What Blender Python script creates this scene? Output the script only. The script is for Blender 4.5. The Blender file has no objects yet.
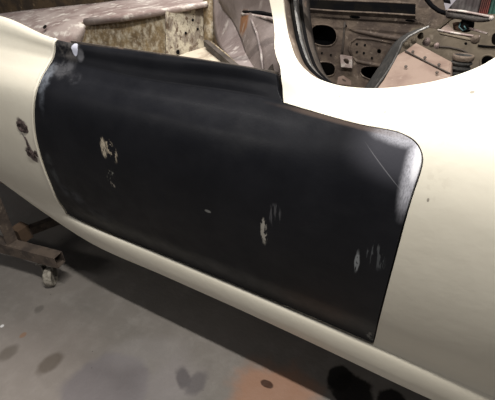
import bpy, bmesh, math, random
import numpy as np
from mathutils import Vector, Matrix
from mathutils.bvhtree import BVHTree
from mathutils.geometry import delaunay_2d_cdt

S = bpy.context.scene
C = S.collection
rnd = random.Random(7)

# ------------------------------------------------------------------ camera, world, lights, exposure
F_PX, W, H = 425.0, 495, 400
AX = Vector((0.86435447, 0.25497182, -0.43345209))     # world x axis in (right, down, forward)
AY = Vector((0.50073931, -0.5158787, 0.69507504))
AZ = Vector((-0.04638424, -0.81783774, -0.57357644))
CAM = Vector((0, 0, 1.40))
cam_d = bpy.data.cameras.new('camera')
cam = bpy.data.objects.new('camera', cam_d); C.objects.link(cam)
R = Matrix(((AX[0], -AX[1], -AX[2]), (AY[0], -AY[1], -AY[2]), (AZ[0], -AZ[1], -AZ[2])))
cam.matrix_world = Matrix.Translation(CAM) @ R.to_4x4()
cam_d.sensor_fit = 'HORIZONTAL'; cam_d.sensor_width = 36; cam_d.lens = 36 * F_PX / W
cam_d.clip_start = 0.02
S.camera = cam

wd = bpy.data.worlds.new('world'); S.world = wd; wd.use_nodes = True
bg = wd.node_tree.nodes['Background']
bg.inputs[0].default_value = (0.92, 0.95, 1.0, 1); bg.inputs[1].default_value = 0.10

def area(name, loc, target, sx, sy, power, col):
    d = bpy.data.lights.new(name, 'AREA'); d.shape = 'RECTANGLE'; d.size = sx; d.size_y = sy
    d.energy = power; d.color = col
    o = bpy.data.objects.new(name, d); C.objects.link(o); o.location = loc
    z = (Vector(loc) - Vector(target)).normalized(); x = (Vector((1, 0, 0)) - z * z.x).normalized(); y = z.cross(x)   # the long side runs along x
    o.rotation_euler = Matrix((x, y, z)).transposed().to_euler()
    return o
area('ceiling_tube_key', (0.05, 0.31, 2.75), (0.05, 0.31, 0), 1.5, 0.06, 64, (1.0, 0.965, 0.90))
area('ceiling_tube_middle', (-0.9, 1.35, 2.75), (-0.8, 1.2, 0), 1.5, 0.45, 43, (1.0, 0.95, 0.89))
area('added_front_fill', (-2.3, -1.9, 2.75), (-1.4, 0.5, 0.6), 1.5, 0.3, 16, (1.0, 0.95, 0.9))  # unseen fill added to brighten the front wing; no tube known here

S.view_settings.view_transform = 'Standard'; S.view_settings.look = 'None'
S.view_settings.exposure = 0.0; S.view_settings.gamma = 1.0; S.view_settings.use_curve_mapping = False

# ------------------------------------------------------------------ helpers
def ray(px, py):
    d = Vector((px - W / 2, py - H / 2, F_PX)).normalized()
    return Vector((d.dot(AX), d.dot(AY), d.dot(AZ)))
def at(px, py, y=None, z=None, plane=None):
    """the point of the place seen along a line of sight, at depth y, height z or on a plane"""
    r = ray(px, py)
    if plane is not None:
        p0, n = plane
        return CAM + r * ((p0 - CAM).dot(n) / r.dot(n))
    return CAM + r * (y / r.y if y is not None else (z - CAM.z) / r.z)
def plane3(a, b, c):
    n = (b - a).cross(c - a).normalized()
    return (a, n)

def link(name, me, mat=None, parent=None, smooth=False):
    o = bpy.data.objects.new(name, me); C.objects.link(o)
    if mat: me.materials.append(mat)
    if parent: o.parent = parent
    if smooth:
        for p in me.polygons: p.use_smooth = True
    return o
def from_bm(name, bm, mat, parent=None, smooth=False):
    bmesh.ops.recalc_face_normals(bm, faces=bm.faces)
    me = bpy.data.meshes.new(name); bm.to_mesh(me); bm.free()
    return link(name, me, mat, parent, smooth)
def tag(o, label=None, cat=None, group=None, kind=None):
    if label: o['label'] = label
    if cat: o['category'] = cat
    if group: o['group'] = group
    if kind: o['kind'] = kind
    return o
def empty(name, loc, label, cat, group=None):
    o = bpy.data.objects.new(name, None); C.objects.link(o); o.location = loc
    o.empty_display_size = 0.1
    return tag(o, label, cat, group)
def unparent_offset(parent):
    return parent.location
def chaikin(p, n=2, closed=True):
    for _ in range(n):
        q = []
        m = len(p)
        rng = range(m if closed else m - 1)
        if not closed: q.append(p[0])
        for i in rng:
            a, b = p[i], p[(i + 1) % m]
            q.append(tuple(a[k] * .75 + b[k] * .25 for k in range(len(a))))
            q.append(tuple(a[k] * .25 + b[k] * .75 for k in range(len(a))))
        if not closed: q.append(p[-1])
        p = q
    return p
def inside(p, poly):
    x, y = p[0], p[1]; c = False; n = len(poly); j = n - 1
    for i in range(n):
        xi, yi = poly[i][0], poly[i][1]; xj, yj = poly[j][0], poly[j][1]
        if (yi > y) != (yj > y) and x < (xj - xi) * (y - yi) / (yj - yi + 1e-12) + xi: c = not c
        j = i
    return c
def seg_dist(p, poly):
    best = 1e9
    n = len(poly)
    P = Vector((p[0], p[1]))
    for i in range(n):
        a = Vector(poly[i][:2]); b = Vector(poly[(i + 1) % n][:2]); ab = b - a
        t = max(0, min(1, (P - a).dot(ab) / (ab.dot(ab) + 1e-12)))
        best = min(best, (P - a - ab * t).length)
    return best
def cdt(outer, holes, step):
    """constrained triangulation of an outline with holes, with grid points inside"""
    pts = []; edges = []
    for lp in [outer] + holes:
        s = len(pts)
        pts += [Vector(p[:2]) for p in lp]
        edges += [(s + i, s + (i + 1) % len(lp)) for i in range(len(lp))]
    if step:
        xs = [p[0] for p in outer]; ys = [p[1] for p in outer]
        y = min(ys) + step / 2; r = 0
        arr = np.array([(p[0], p[1], q[0], q[1]) for lp in [outer] + holes for p, q in zip(lp, lp[1:] + lp[:1])])
        while y < max(ys):
            x = min(xs) + (step / 2 if r % 2 else step / 4)
            while x < max(xs):
                if inside((x, y), outer) and not any(inside((x, y), h) for h in holes):
                    a = arr[:, :2]; ab = arr[:, 2:] - a; ap = np.array((x, y)) - a
                    t = np.clip((ap * ab).sum(1) / ((ab * ab).sum(1) + 1e-12), 0, 1)
                    if np.hypot(*(ap - ab * t[:, None]).T).min() > step * .4: pts.append(Vector((x, y)))
                x += step
            y += step; r += 1
    v, e, f, *_ = delaunay_2d_cdt(pts, edges, [], 0, 1e-7)
    tris = []
    for t in f:
        cx = sum(v[i].x for i in t) / 3; cy = sum(v[i].y for i in t) / 3
        if inside((cx, cy), outer) and not any(inside((cx, cy), h) for h in holes): tris.append(tuple(t))
    return v, tris

def plate(name, outline, plane, mat, parent=None, thick=.003, holes=(), smooth=0, z=None):
    """flat sheet with real thickness; outline = lines of sight met with the plane"""
    p0, n = plane
    n = n.normalized()
    if n.dot(CAM - p0) < 0: n = -n
    u = n.cross(Vector((0, 0, 1)));
    if u.length < .01: u = Vector((1, 0, 0))
    u.normalize(); w = n.cross(u)
    def to2(p):
        q = at(p[0], p[1], plane=plane) if len(p) == 2 else Vector(p)
        q = q - p0
        return (q.dot(u), q.dot(w))
    out = [to2(p) for p in outline]
    if smooth: out = chaikin(out, smooth)
    hs = [chaikin([to2(p) for p in h], 2) for h in holes]
    v, t = cdt(out, hs, 0)
    bm = bmesh.new()
    vs = [bm.verts.new(p0 + u * a.x + w * a.y) for a in v]
    for f in t:
        try: bm.faces.new([vs[i] for i in f])
        except ValueError: pass
    for x in [x for x in bm.verts if not x.link_faces]: bm.verts.remove(x)
    bmesh.ops.recalc_face_normals(bm, faces=bm.faces)
    bm.normal_update()
    r = bmesh.ops.extrude_face_region(bm, geom=bm.faces[:])
    bmesh.ops.translate(bm, verts=[g for g in r['geom'] if isinstance(g, bmesh.types.BMVert)], vec=-n * thick)
    return from_bm(name, bm, mat, parent)

def patch(name, grid, mat, parent=None, thick=.003, sub=2, closed=False):
    """sheet through a grid of (px, py, depth) or Vectors, smoothed"""
    bm = bmesh.new(); vs = []
    for row in grid:
        vs.append([bm.verts.new(p if isinstance(p, Vector) else at(p[0], p[1], y=p[2])) for p in row])
    for i in range(len(vs) - 1):
        for j in range(len(vs[0]) - 1):
            bm.faces.new((vs[i][j], vs[i][j + 1], vs[i + 1][j + 1], vs[i + 1][j]))
    o = from_bm(name, bm, mat, parent, smooth=True)
    if sub:
        m = o.modifiers.new('s', 'SUBSURF'); m.levels = m.render_levels = sub
        m.boundary_smooth = 'PRESERVE_CORNERS'
    if thick:
        m = o.modifiers.new('t', 'SOLIDIFY'); m.thickness = thick; m.offset = 0
    return o

def frames(path):
    out = []; n = len(path); up = Vector((0.13, 0.2, 0.97)).normalized()
    for i in range(n):
        t = (path[min(i + 1, n - 1)] - path[max(i - 1, 0)]).normalized()
        a = t.cross(up)
        if a.length < .05: a = t.cross(Vector((1, 0, 0)))
        a.normalize(); b = a.cross(t).normalized(); up = b
        out.append((t, a, b))
    return out
def tube(name, path, r, mat, parent=None, seg=10, sec=None, caps=True):
    path = [Vector(p) for p in path]; fr = frames(path); bm = bmesh.new(); rings = []
    if sec is None: sec = [(math.cos(2 * math.pi * k / seg), math.sin(2 * math.pi * k / seg)) for k in range(seg)]
    for i, (p, (t, a, b)) in enumerate(zip(path, fr)):
        rr = r[i] if isinstance(r, (list, tuple)) else r
        rings.append([bm.verts.new(p + a * c_ * rr + b * s_ * rr) for c_, s_ in sec])
    m = len(sec)
    for i in range(len(rings) - 1):
        for k in range(m): bm.faces.new((rings[i][k], rings[i][(k + 1) % m], rings[i + 1][(k + 1) % m], rings[i + 1][k]))
    if caps: bm.faces.new(rings[0]); bm.faces.new(rings[-1][::-1])
    o = from_bm(name, bm, mat, parent, smooth=(m > 6))
    return o
def beam(name, a, b, w, h, mat, parent=None, up=Vector((0, 0, 1)), wall=.004, kind='tube'):
    """square tube or L section between two points"""
    a = Vector(a); b = Vector(b); t = (b - a).normalized(); s = t.cross(up).normalized(); u = s.cross(t)
    bm = bmesh.new()
    if kind == 'tube':
        outs = [(-w / 2, -h / 2), (w / 2, -h / 2), (w / 2, h / 2), (-w / 2, h / 2)]
        ins = [(x * (1 - 2 * wall / w), y * (1 - 2 * wall / h)) for x, y in outs]
        R_ = []
        for p in (a, b):
            R_.append(([bm.verts.new(p + s * x + u * y) for x, y in outs], [bm.verts.new(p + s * x + u * y) for x, y in ins]))
        for k in range(4):
            l = (k + 1) % 4
            bm.faces.new((R_[0][0][k], R_[0][0][l], R_[1][0][l], R_[1][0][k]))
            bm.faces.new((R_[0][1][k], R_[1][1][k], R_[1][1][l], R_[0][1][l]))
            bm.faces.new((R_[0][0][k], R_[0][1][k], R_[0][1][l], R_[0][0][l]))
            bm.faces.new((R_[1][0][k], R_[1][0][l], R_[1][1][l], R_[1][1][k]))
    else:
        sec = [(0, 0), (w, 0), (w, -wall), (wall, -wall), (wall, -h), (0, -h)]
        q = [[bm.verts.new(p + s * x + u * y) for x, y in sec] for p in (a, b)]
        for k in range(6): bm.faces.new((q[0][k], q[0][(k + 1) % 6], q[1][(k + 1) % 6], q[1][k]))
        bm.faces.new(q[0][::-1]); bm.faces.new(q[1])
    o = from_bm(name, bm, mat, parent)
    m = o.modifiers.new('b', 'BEVEL'); m.width = .0012; m.segments = 2; m.limit_method = 'ANGLE'
    return o
def lathe(name, prof, center, axis, mat, parent=None, seg=24):
    axis = Vector(axis).normalized(); q = Vector((0, 0, 1)).rotation_difference(axis)
    bm = bmesh.new(); rings = []
    for r, z in prof:
        rings.append([bm.verts.new(Vector(center) + q @ Vector((r * math.cos(2 * math.pi * k / seg), r * math.sin(2 * math.pi * k / seg), z))) for k in range(seg)])
    for i in range(len(rings) - 1):
        for k in range(seg): bm.faces.new((rings[i][k], rings[i][(k + 1) % seg], rings[i + 1][(k + 1) % seg], rings[i + 1][k]))
    o = from_bm(name, bm, mat, parent, smooth=True)
    return o

# ------------------------------------------------------------------ materials
class NT:
    def __init__(s, name):
        s.m = bpy.data.materials.new(name); s.m.use_nodes = True; s.t = s.m.node_tree
        s.b = s.t.nodes['Principled BSDF']
        s.pos = s.t.nodes.new('ShaderNodeNewGeometry').outputs['Position']
    def n(s, typ, **k):
        x = s.t.nodes.new(typ)
        for a, b in k.items(): setattr(x, a, b)
        return x
    def l(s, a, b): s.t.links.new(a, b)
    def val(s, x, sock):
        if isinstance(x, (int, float)): sock.default_value = x
        elif isinstance(x, tuple): sock.default_value = x if len(x) == len(sock.default_value) else (*x, 1)
        else: s.l(x, sock)
    def math(s, op, a, b=0.0, clamp=False):
        x = s.n('ShaderNodeMath', operation=op); x.use_clamp = clamp
        s.val(a, x.inputs[0]); s.val(b, x.inputs[1]); return x.outputs[0]
    def scaled(s, sc, off=(0, 0, 0), rot=(0, 0, 0)):
        x = s.n('ShaderNodeMapping'); s.l(s.pos, x.inputs[0])
        x.inputs['Scale'].default_value = sc; x.inputs['Location'].default_value = off; x.inputs['Rotation'].default_value = rot
        return x.outputs[0]
    def noise(s, scale, detail=4, rough=.55, vec=None, dist=0.0):
        x = s.n('ShaderNodeTexNoise'); x.inputs['Scale'].default_value = scale
        x.inputs['Detail'].default_value = detail; x.inputs['Roughness'].default_value = rough
        x.inputs['Distortion'].default_value = dist
        s.l(vec or s.pos, x.inputs['Vector']); return x.outputs['Fac']
    def ramp(s, f, lo, hi, a=0.0, b=1.0):
        x = s.n('ShaderNodeMapRange'); x.interpolation_type = 'SMOOTHSTEP'
        s.val(f, x.inputs[0]); x.inputs[1].default_value = lo; x.inputs[2].default_value = hi
        x.inputs[3].default_value = a; x.inputs[4].default_value = b; return x.outputs[0]
    def mix(s, f, a, b):
        x = s.n('ShaderNodeMix', data_type='RGBA'); s.val(f, x.inputs[0]); s.val(a, x.inputs[6]); s.val(b, x.inputs[7])
        return x.outputs[2]
    def spot(s, c, rad, soft=.5, wob=0.0, wscale=20, ax=None):
        """mask of an ellipsoid of the place round c; ax = three axes for a turned one"""
        v = s.n('ShaderNodeVectorMath', operation='SUBTRACT'); s.l(s.pos, v.inputs[0]); v.inputs[1].default_value = c
        tot = None
        ax = ax or (Vector((1, 0, 0)), Vector((0, 1, 0)), Vector((0, 0, 1)))
        for a, r in zip(ax, rad):
            d = s.n('ShaderNodeVectorMath', operation='DOT_PRODUCT'); s.l(v.outputs[0], d.inputs[0]); d.inputs[1].default_value = tuple(a / r)
            q = s.math('MULTIPLY', d.outputs['Value'], d.outputs['Value'])
            tot = q if tot is None else s.math('ADD', tot, q)
        dist = s.math('SQRT', tot)
        if wob:
            nz = s.noise(wscale, 3)
            dist = s.math('ADD', dist, s.math('MULTIPLY', s.math('SUBTRACT', nz, .5), wob * 2))
        return s.ramp(dist, 1 - soft / 2, 1 + soft / 2, 1.0, 0.0)
    def done(s, col, rough=.5, metal=0.0, bump=None, bd=.002, coat=0.0, spec=None):
        s.val(col, s.b.inputs['Base Color']); s.val(rough, s.b.inputs['Roughness']); s.val(metal, s.b.inputs['Metallic'])
        if coat: s.b.inputs['Coat Weight'].default_value = coat; s.b.inputs['Coat Roughness'].default_value = .15
        if spec is not None: s.b.inputs['Specular IOR Level'].default_value = spec
        if bump is not None:
            x = s.n('ShaderNodeBump'); x.inputs['Distance'].default_value = bd; x.inputs['Strength'].default_value = 1
            s.l(bump, x.inputs['Height']); s.l(x.outputs[0], s.b.inputs['Normal'])
        return s.m

def worn(name, c1, c2, c3=None, scale=12, t=(.45, .6), rough=.7, metal=0.0, bd=.002, t3=(.6, .7), seedoff=0.0, stretch=(1, 1, 1)):
    k = NT(name)
    v = k.scaled(stretch, (seedoff, seedoff * .7, 0))
    a = k.noise(scale, 6, .6, v)
    col = k.mix(k.ramp(a, *t), c1, c2)
    if c3:
        b = k.noise(scale * 2.3, 5, .65, k.scaled(stretch, (seedoff + 3, 5, 2)))
        col = k.mix(k.ramp(b, *t3), col, c3)
    h = k.noise(scale * 4, 4)
    return k.done(col, rough, metal, h, bd)
# ------------------------------------------------------------------ the car's outer skin: stations along x, (y, z) for v = -2 .. 10
ST = {
 #        v=-2          -1.4         -1           -.5          0            1            2            3            4            5             6             7            8            9            10
 -2.60: [(.98, .80), (.90, .76), (.86, .76), (.835, .77), (.815, .79), (.79, .83), (.775, .88), (.775, .94), (.79, 1.00), (.83, 1.060), (.87, 1.115), (.95, 1.13), (1.02, 1.17), (1.06, 1.30), (1.10, 1.5)],
 -2.05: [(.94, .60), (.86, .565), (.82, .57), (.80, .59), (.785, .62), (.76, .69), (.745, .77), (.745, .87), (.76, .97), (.815, 1.060), (.865, 1.120), (.95, 1.13), (1.02, 1.17), (1.06, 1.30), (1.10, 1.5)],
 -1.70: [(.92, .49), (.83, .455), (.79, .46), (.765, .485), (.755, .52), (.73, .62), (.72, .73), (.722, .85), (.742, .965), (.805, 1.060), (.86, 1.128), (.94, 1.14), (1.02, 1.17), (1.06, 1.30), (1.10, 1.5)],
 -1.42: [(.91, .385), (.82, .365), (.772, .38), (.752, .42), (.748, .472), (.722, .59), (.709, .72), (.711, .85), (.734, .965), (.812, 1.053), (.855, 1.130), (.94, 1.12), (1.02, 1.17), (1.06, 1.30), (1.10, 1.5)],
 -1.20: [(.90, .345), (.815, .33), (.760, .345), (.738, .395), (.741, .468), (.716, .58), (.703, .72), (.707, .86), (.732, .97), (.812, 1.047), (.836, 1.097), (.92, 1.11), (1.00, 1.17), (1.04, 1.30), (1.08, 1.5)],
 -0.80: [(.90, .335), (.81, .328), (.755, .343), (.732, .385), (.739, .462), (.714, .575), (.700, .72), (.705, .86), (.732, .97), (.810, 1.031), (.835, 1.091), (.92, 1.11), (1.00, 1.17), (1.04, 1.30), (1.08, 1.5)],
 -0.45: [(.90, .325), (.81, .320), (.753, .336), (.731, .378), (.738, .455), (.713, .57), (.699, .72), (.704, .86), (.730, .965), (.806, 1.039), (.826, 1.089), (.862, 1.125), (.94, 1.17), (.99, 1.28), (1.04, 1.5)],
 -0.22: [(.90, .315), (.81, .311), (.752, .325), (.730, .37), (.737, .448), (.711, .57), (.697, .72), (.702, .86), (.724, .965), (.770, 1.035), (.830, 1.063), (.90, 1.075), (.955, 1.14), (1.00, 1.27), (1.04, 1.5)],
  0.00: [(.90, .305), (.81, .295), (.751, .31), (.729, .362), (.736, .441), (.706, .57), (.688, .72), (.688, .86), (.704, .965), (.750, 1.055), (.825, 1.100), (.905, 1.115), (.96, 1.16), (1.00, 1.27), (1.04, 1.5)],
  0.30: [(.90, .30), (.81, .29), (.750, .305), (.728, .355), (.735, .434), (.698, .57), (.672, .72), (.668, .87), (.69, .99), (.745, 1.085), (.83, 1.140), (.92, 1.165), (.98, 1.20), (1.02, 1.30), (1.05, 1.5)],
  0.90: [(.90, .30), (.81, .29), (.755, .305), (.735, .355), (.740, .43), (.70, .57), (.675, .72), (.672, .88), (.70, 1.01), (.76, 1.110), (.85, 1.170), (.94, 1.19), (1.00, 1.23), (1.04, 1.32), (1.07, 1.5)],
}
for x_, row in ST.items():                                # a rolled ledge along the top of the sill, dying out ahead of the door
    (y0, z0), (y1, z1) = row[4], row[5]
    led = 1.0 if x_ > -1.3 else 0.0
    row.insert(5, (y0 + (y1 - y0) * .15 + .002 * led, z0 + (z1 - z0) * .15 - .015 * led))
    row[4] = (y0 - .008 * led, z0 - .009 * led)
VK = np.array([-2, -1.4, -1, -.5, 0, .15, 1, 2, 3, 4, 5, 6, 7, 8, 9, 10], float)
XK = np.array(sorted(ST)); GRID = np.array([ST[x] for x in sorted(ST)])         # (nx, nv, 2)
def pchip(xk, yk, xq):
    """monotone cubic through knots along axis 0"""
    h = np.diff(xk); d = np.diff(yk, axis=0) / h[(...,) + (None,) * (yk.ndim - 1)]
    m = np.zeros_like(yk); m[0] = d[0]; m[-1] = d[-1]
    for i in range(1, len(xk) - 1):
        w1 = 2 * h[i] + h[i - 1]; w2 = h[i] + 2 * h[i - 1]
        with np.errstate(divide='ignore', invalid='ignore'):
            hm = (w1 + w2) / (w1 / d[i - 1] + w2 / d[i])
        m[i] = np.where(d[i - 1] * d[i] > 0, hm, 0)
    i = np.clip(np.searchsorted(xk, xq) - 1, 0, len(xk) - 2)
    t = (xq - xk[i]) / h[i]; sh = (...,) + (None,) * (yk.ndim - 1)
    t = t[sh] if np.ndim(t) else t; hh = h[i][sh] if np.ndim(t) else h[i]
    return ((2 * t**3 - 3 * t**2 + 1) * yk[i] + (t**3 - 2 * t**2 + t) * hh * m[i] + (-2 * t**3 + 3 * t**2) * yk[i + 1] + (t**3 - t**2) * hh * m[i + 1])
def catmull(xk, yk, xq):
    h = np.diff(xk); sl = np.diff(yk, axis=0) / h[:, None]
    m = np.vstack([sl[:1], (sl[1:] * h[:-1, None] + sl[:-1] * h[1:, None]) / (h[1:] + h[:-1])[:, None], sl[-1:]])
    i = int(np.clip(np.searchsorted(xk, xq) - 1, 0, len(xk) - 2)); t = (xq - xk[i]) / h[i]
    return ((2 * t**3 - 3 * t**2 + 1) * yk[i] + (t**3 - 2 * t**2 + t) * h[i] * m[i] + (-2 * t**3 + 3 * t**2) * yk[i + 1] + (t**3 - t**2) * h[i] * m[i + 1])
def SP(x, v):
    x = min(max(x, -2.6), .9)
    prof = catmull(XK, GRID.reshape(len(XK), -1), x).reshape(len(VK), 2)
    q = catmull(VK, prof, v)
    if 4.5 < v < 5.5 and -1.9 < x < -.3:                 # the pressed belt crease over the door
        k = min(1, 2 * (1 - min(1, abs(v - 5) / .5)))
        k = k * min(1, (x + 1.9) / .4, (-.3 - x) / .12)
        a = prof[VK.tolist().index(4 if v < 5 else 5)]; b = prof[VK.tolist().index(5 if v < 5 else 6)]
        t = v - (4 if v < 5 else 5)
        q = q * (1 - k) + (a * (1 - t) + b * t) * k
    return Vector((x, q[0], q[1]))
def SN(x, v):
    e = .004
    n = (SP(x + e, v) - SP(x - e, v)).cross(SP(x, v + 2 * e) - SP(x, v - 2 * e))
    n.normalize()
    return n if n.y < 0 or n.z > .2 else -n

# BVH of the skin, to set out its panel lines
def skin_tree(v0, v1):
    xs = np.linspace(-2.6, .9, 241); vsn = np.linspace(v0, v1, 85)
    P = [SP(x, v) for x in xs for v in vsn]; n = len(vsn)
    F = [(i * n + j, (i + 1) * n + j, (i + 1) * n + j + 1, i * n + j + 1) for i in range(len(xs) - 1) for j in range(n - 1)]
    return BVHTree.FromPolygons(P, F), xs, vsn, P, n
TREE = skin_tree(-1, 10)
def on_skin(px, py):
    bt, xs, vsn, P, n = TREE
    loc, nor, idx, d = bt.ray_cast(CAM, ray(px, py))
    i, j = divmod(idx, n - 1)
    a = P[i * n + j]; b = P[i * n + j + 1]
    t = (loc - a).dot(b - a) / (b - a).length_squared
    return (loc.x, vsn[j] + (vsn[j + 1] - vsn[j]) * t)
VS = .12
def dens(pl, step, closed=False):
    out = []; m = len(pl)
    for i in range(m if closed else m - 1):
        a, b = pl[i], pl[(i + 1) % m]; d = math.hypot(b[0] - a[0], (b[1] - a[1]) * VS)
        k = max(1, int(d / step + .5))
        out += [(a[0] + (b[0] - a[0]) * t / k, a[1] + (b[1] - a[1]) * t / k) for t in range(k)]
    if not closed: out.append(pl[-1])
    return out
def skin(name, outline, mat, parent, off=0.0, step=.024, flange=.016, holes=()):
    o2 = [(x, v * VS) for x, v in dens(outline, step * .6, True)]
    h2 = [[(x, v * VS) for x, v in dens(h, step * .4, True)] for h in holes]
    vv, tt = cdt(o2, h2, step)
    V, N, Fc = [], [], []
    base = parent.location
    for p in vv:
        x, v = p.x, p.y / VS; n = SN(x, v); V.append(SP(x, v) + n * off); N.append(n)
    for t in tt:
        a, b, c_ = (V[i] for i in t)
        Fc.append(t if (b - a).cross(c_ - a).dot(N[t[0]]) > 0 else t[::-1])
    for lp in [o2] + h2:
        area2 = sum(a[0] * b[1] - b[0] * a[1] for a, b in zip(lp, lp[1:] + lp[:1])); m = len(lp); s = len(V)
        sign = 1 if area2 > 0 else -1
        if lp is not o2: sign = -sign
        pts = [SP(x, v / VS) + SN(x, v / VS) * off for x, v in lp]; nn = [SN(x, v / VS) for x, v in lp]
        for i in range(m):
            t = (pts[(i + 1) % m] - pts[i - 1]).normalized(); o = t.cross(nn[i]) * sign
            for q, w_ in ((0, .35), (.002, 1.0), (flange, 1.0)):
                V.append(pts[i] - nn[i] * q + (o * (.0008 if q else 0))); N.append((o * w_ + nn[i] * (1 - w_)).normalized())
        for i in range(m):
            j = (i + 1) % m
            for q in (0, 1):
                a, b, c_, d = s + i * 3 + q, s + j * 3 + q, s + j * 3 + q + 1, s + i * 3 + q + 1
                if a == b: continue
                nf = (V[b] - V[a]).cross(V[c_] - V[a])
                Fc.append((a, b, c_, d) if nf.dot(N[d]) > 0 else (d, c_, b, a))
    me = bpy.data.meshes.new(name); me.from_pydata([p - base for p in V], [], Fc); me.update()
    o = link(name, me, mat, parent, smooth=True)
    me.normals_split_custom_set_from_vertices(N)
    return o

# ------------------------------------------------------------------ materials of the place
def v3(px, py): x, v = on_skin(px, py); return SP(x, v)

# cream paint, with bare rough patches round the drilled hinge holes
k = NT('cream_paint')
n1 = k.noise(3.0, 5, .6); n2 = k.noise(60, 4, .6)
col = k.mix(k.ramp(n1, .35, .7), (.77, .725, .615), (.73, .68, .57))
dust = k.math('MULTIPLY', k.ramp(k.noise(9, 6, .65), .55, .75), .35)
col = k.mix(dust, col, (.67, .635, .53))
speck = k.ramp(k.noise(75, 3, .7), .74, .78)
col = k.mix(k.math('MULTIPLY', speck, .5), col, (.28, .24, .17))
for (px, py, r) in ((22, 126, .019), (30, 152, .016), (34, 158, .013)):
    col = k.mix(k.spot(v3(px, py), (r * 1.5, r * 2, r * 1.2), .5, .5, 70), col, (.10, .075, .07))
col = k.mix(k.math('MULTIPLY', k.spot((v3(22, 127) + v3(30, 152)) / 2, (.005, .02, .03), .6, .4, 60, (Vector((.87, 0, .4)), Vector((0, 1, 0)), Vector((-.4, 0, .87)))), .8), col, (.20, .17, .17))
grime = k.math('MULTIPLY', k.spot(v3(395, 48) if False else v3(455, 106), (.16, .08, .006), .9, .6, 9), .35)
col = k.mix(grime, col, (.55, .45, .30))
for (px, py, r) in ((446, 68, .004), (428, 200, .002), (385, 112, .003), (472, 92, .004), (340, 96, .003), (489, 34, .003), (410, 190, .002)):
    col = k.mix(k.math('MULTIPLY', k.spot(v3(px, py), (r, r * 1.5, r * 2), .6, .5, 90), .7), col, (.12, .10, .08))
for (px, py, rx, rz_) in ((472, 78, .02, .012), (435, 185, .022, .03), (440, 135, .03, .015)):
    col = k.mix(k.math('MULTIPLY', k.math('MULTIPLY', k.spot(v3(px, py), (rx, .05, rz_), 1.0, .5, 30), k.ramp(n2, .5, .6)), .15), col, (.40, .35, .27))
CREAM = k.done(col, k.ramp(n2, .3, .7, .30, .40), 0, k.noise(14, 4), .0012)

# satin black primer of the door, with its sanded and scraped spots
k = NT('black_primer')
n1 = k.noise(6, 5, .6)
col = k.mix(k.ramp(n1, .3, .75), (.0064, .0068, .009), (.0112, .0116, .0145))
dirt = k.ramp(k.noise(5, 6, .7, k.scaled((1, 1, 2.5))), .5, .8)
col = k.mix(k.math('MULTIPLY', dirt, .12), col, (.05, .05, .05))
def scrape(k, col, px, py, rad, c, th=.55, freq=(420, 420, 34), tilt=0.0, amt=1.0, soft=.5):
    p = v3(px, py)
    ax = (Vector((math.cos(tilt), 0, math.sin(tilt))), Vector((0, 1, 0)), Vector((-math.sin(tilt), 0, math.cos(tilt))))
    m = k.spot(p, rad, soft, .35, 45, ax)
    nz = k.noise(1.0, 3, .6, k.scaled(freq, (px, py, 1), (0, -tilt, 0)))
    return k.mix(k.math('MULTIPLY', k.math('MULTIPLY', m, k.ramp(nz, th, th + .06)), amt), col, c)
col = scrape(k, col, 104, 148, (.011, .05, .028), (.46, .40, .31), .44)
col = scrape(k, col, 111, 150, (.018, .05, .033), (.40, .34, .26), .53, (120, 120, 60), .4)
col = scrape(k, col, 110, 175, (.014, .05, .026), (.16, .16, .14), .56, (120, 120, 90), -.5)
col = scrape(k, col, 113, 184, (.010, .05, .014), (.22, .20, .17), .52, (150, 150, 60), -.2)
col = scrape(k, col, 264, 232, (.0085, .05, .036), (.36, .34, .30), .45, (150, 150, 60))
col = scrape(k, col, 275, 215, (.015, .05, .03), (.06, .06, .065), .5, (150, 150, 10))
col = scrape(k, col, 208, 211, (.0095, .05, .0045), (.16, .16, .155), .30, (60, 60, 60))
col = scrape(k, col, 357, 262, (.0055, .05, .030), (.22, .23, .24), .42, (120, 120, 30))
col = scrape(k, col, 375, 255, (.020, .05, .035), (.07, .075, .08), .55, (160, 160, 18), .3)
col = scrape(k, col, 373, 336, (.016, .05, .02), (.16, .16, .15), .5, (60, 60, 60))
# bluish and grey smudges at the front corner and edge
for (px, py, r1, r3, c_, a) in ((47, 76, .022, .035, (.22, .24, .28), .7), (63, 68, .045, .018, (.12, .12, .13), .55), (42, 92, .012, .05, (.10, .11, .13), .6), (66, 50, .05, .024, (.12, .11, .105), .8),
                                (53, 170, .018, .05, (.06, .065, .07), .8), (72, 195, .045, .030, (.055, .06, .07), .7), (100, 215, .07, .03, (.030, .033, .038), .7), (76, 78, .02, .01, (.08, .08, .09), .5)):
    m = k.spot(v3(px, py), (r1, .06, r3), 1.0, .55, 26)
    col = k.mix(k.math('MULTIPLY', k.math('MULTIPLY', m, k.ramp(k.noise(24, 6, .7), .38, .62)), a), col, c_)
col = k.mix(k.spot(v3(75, 49.5), (.013, .03, .017), .25, .35, 60), col, (.55, .56, .66))
col = k.mix(k.spot(v3(81, 55), (.012, .03, .015), .8, .45, 40), col, (.10, .10, .11))
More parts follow.
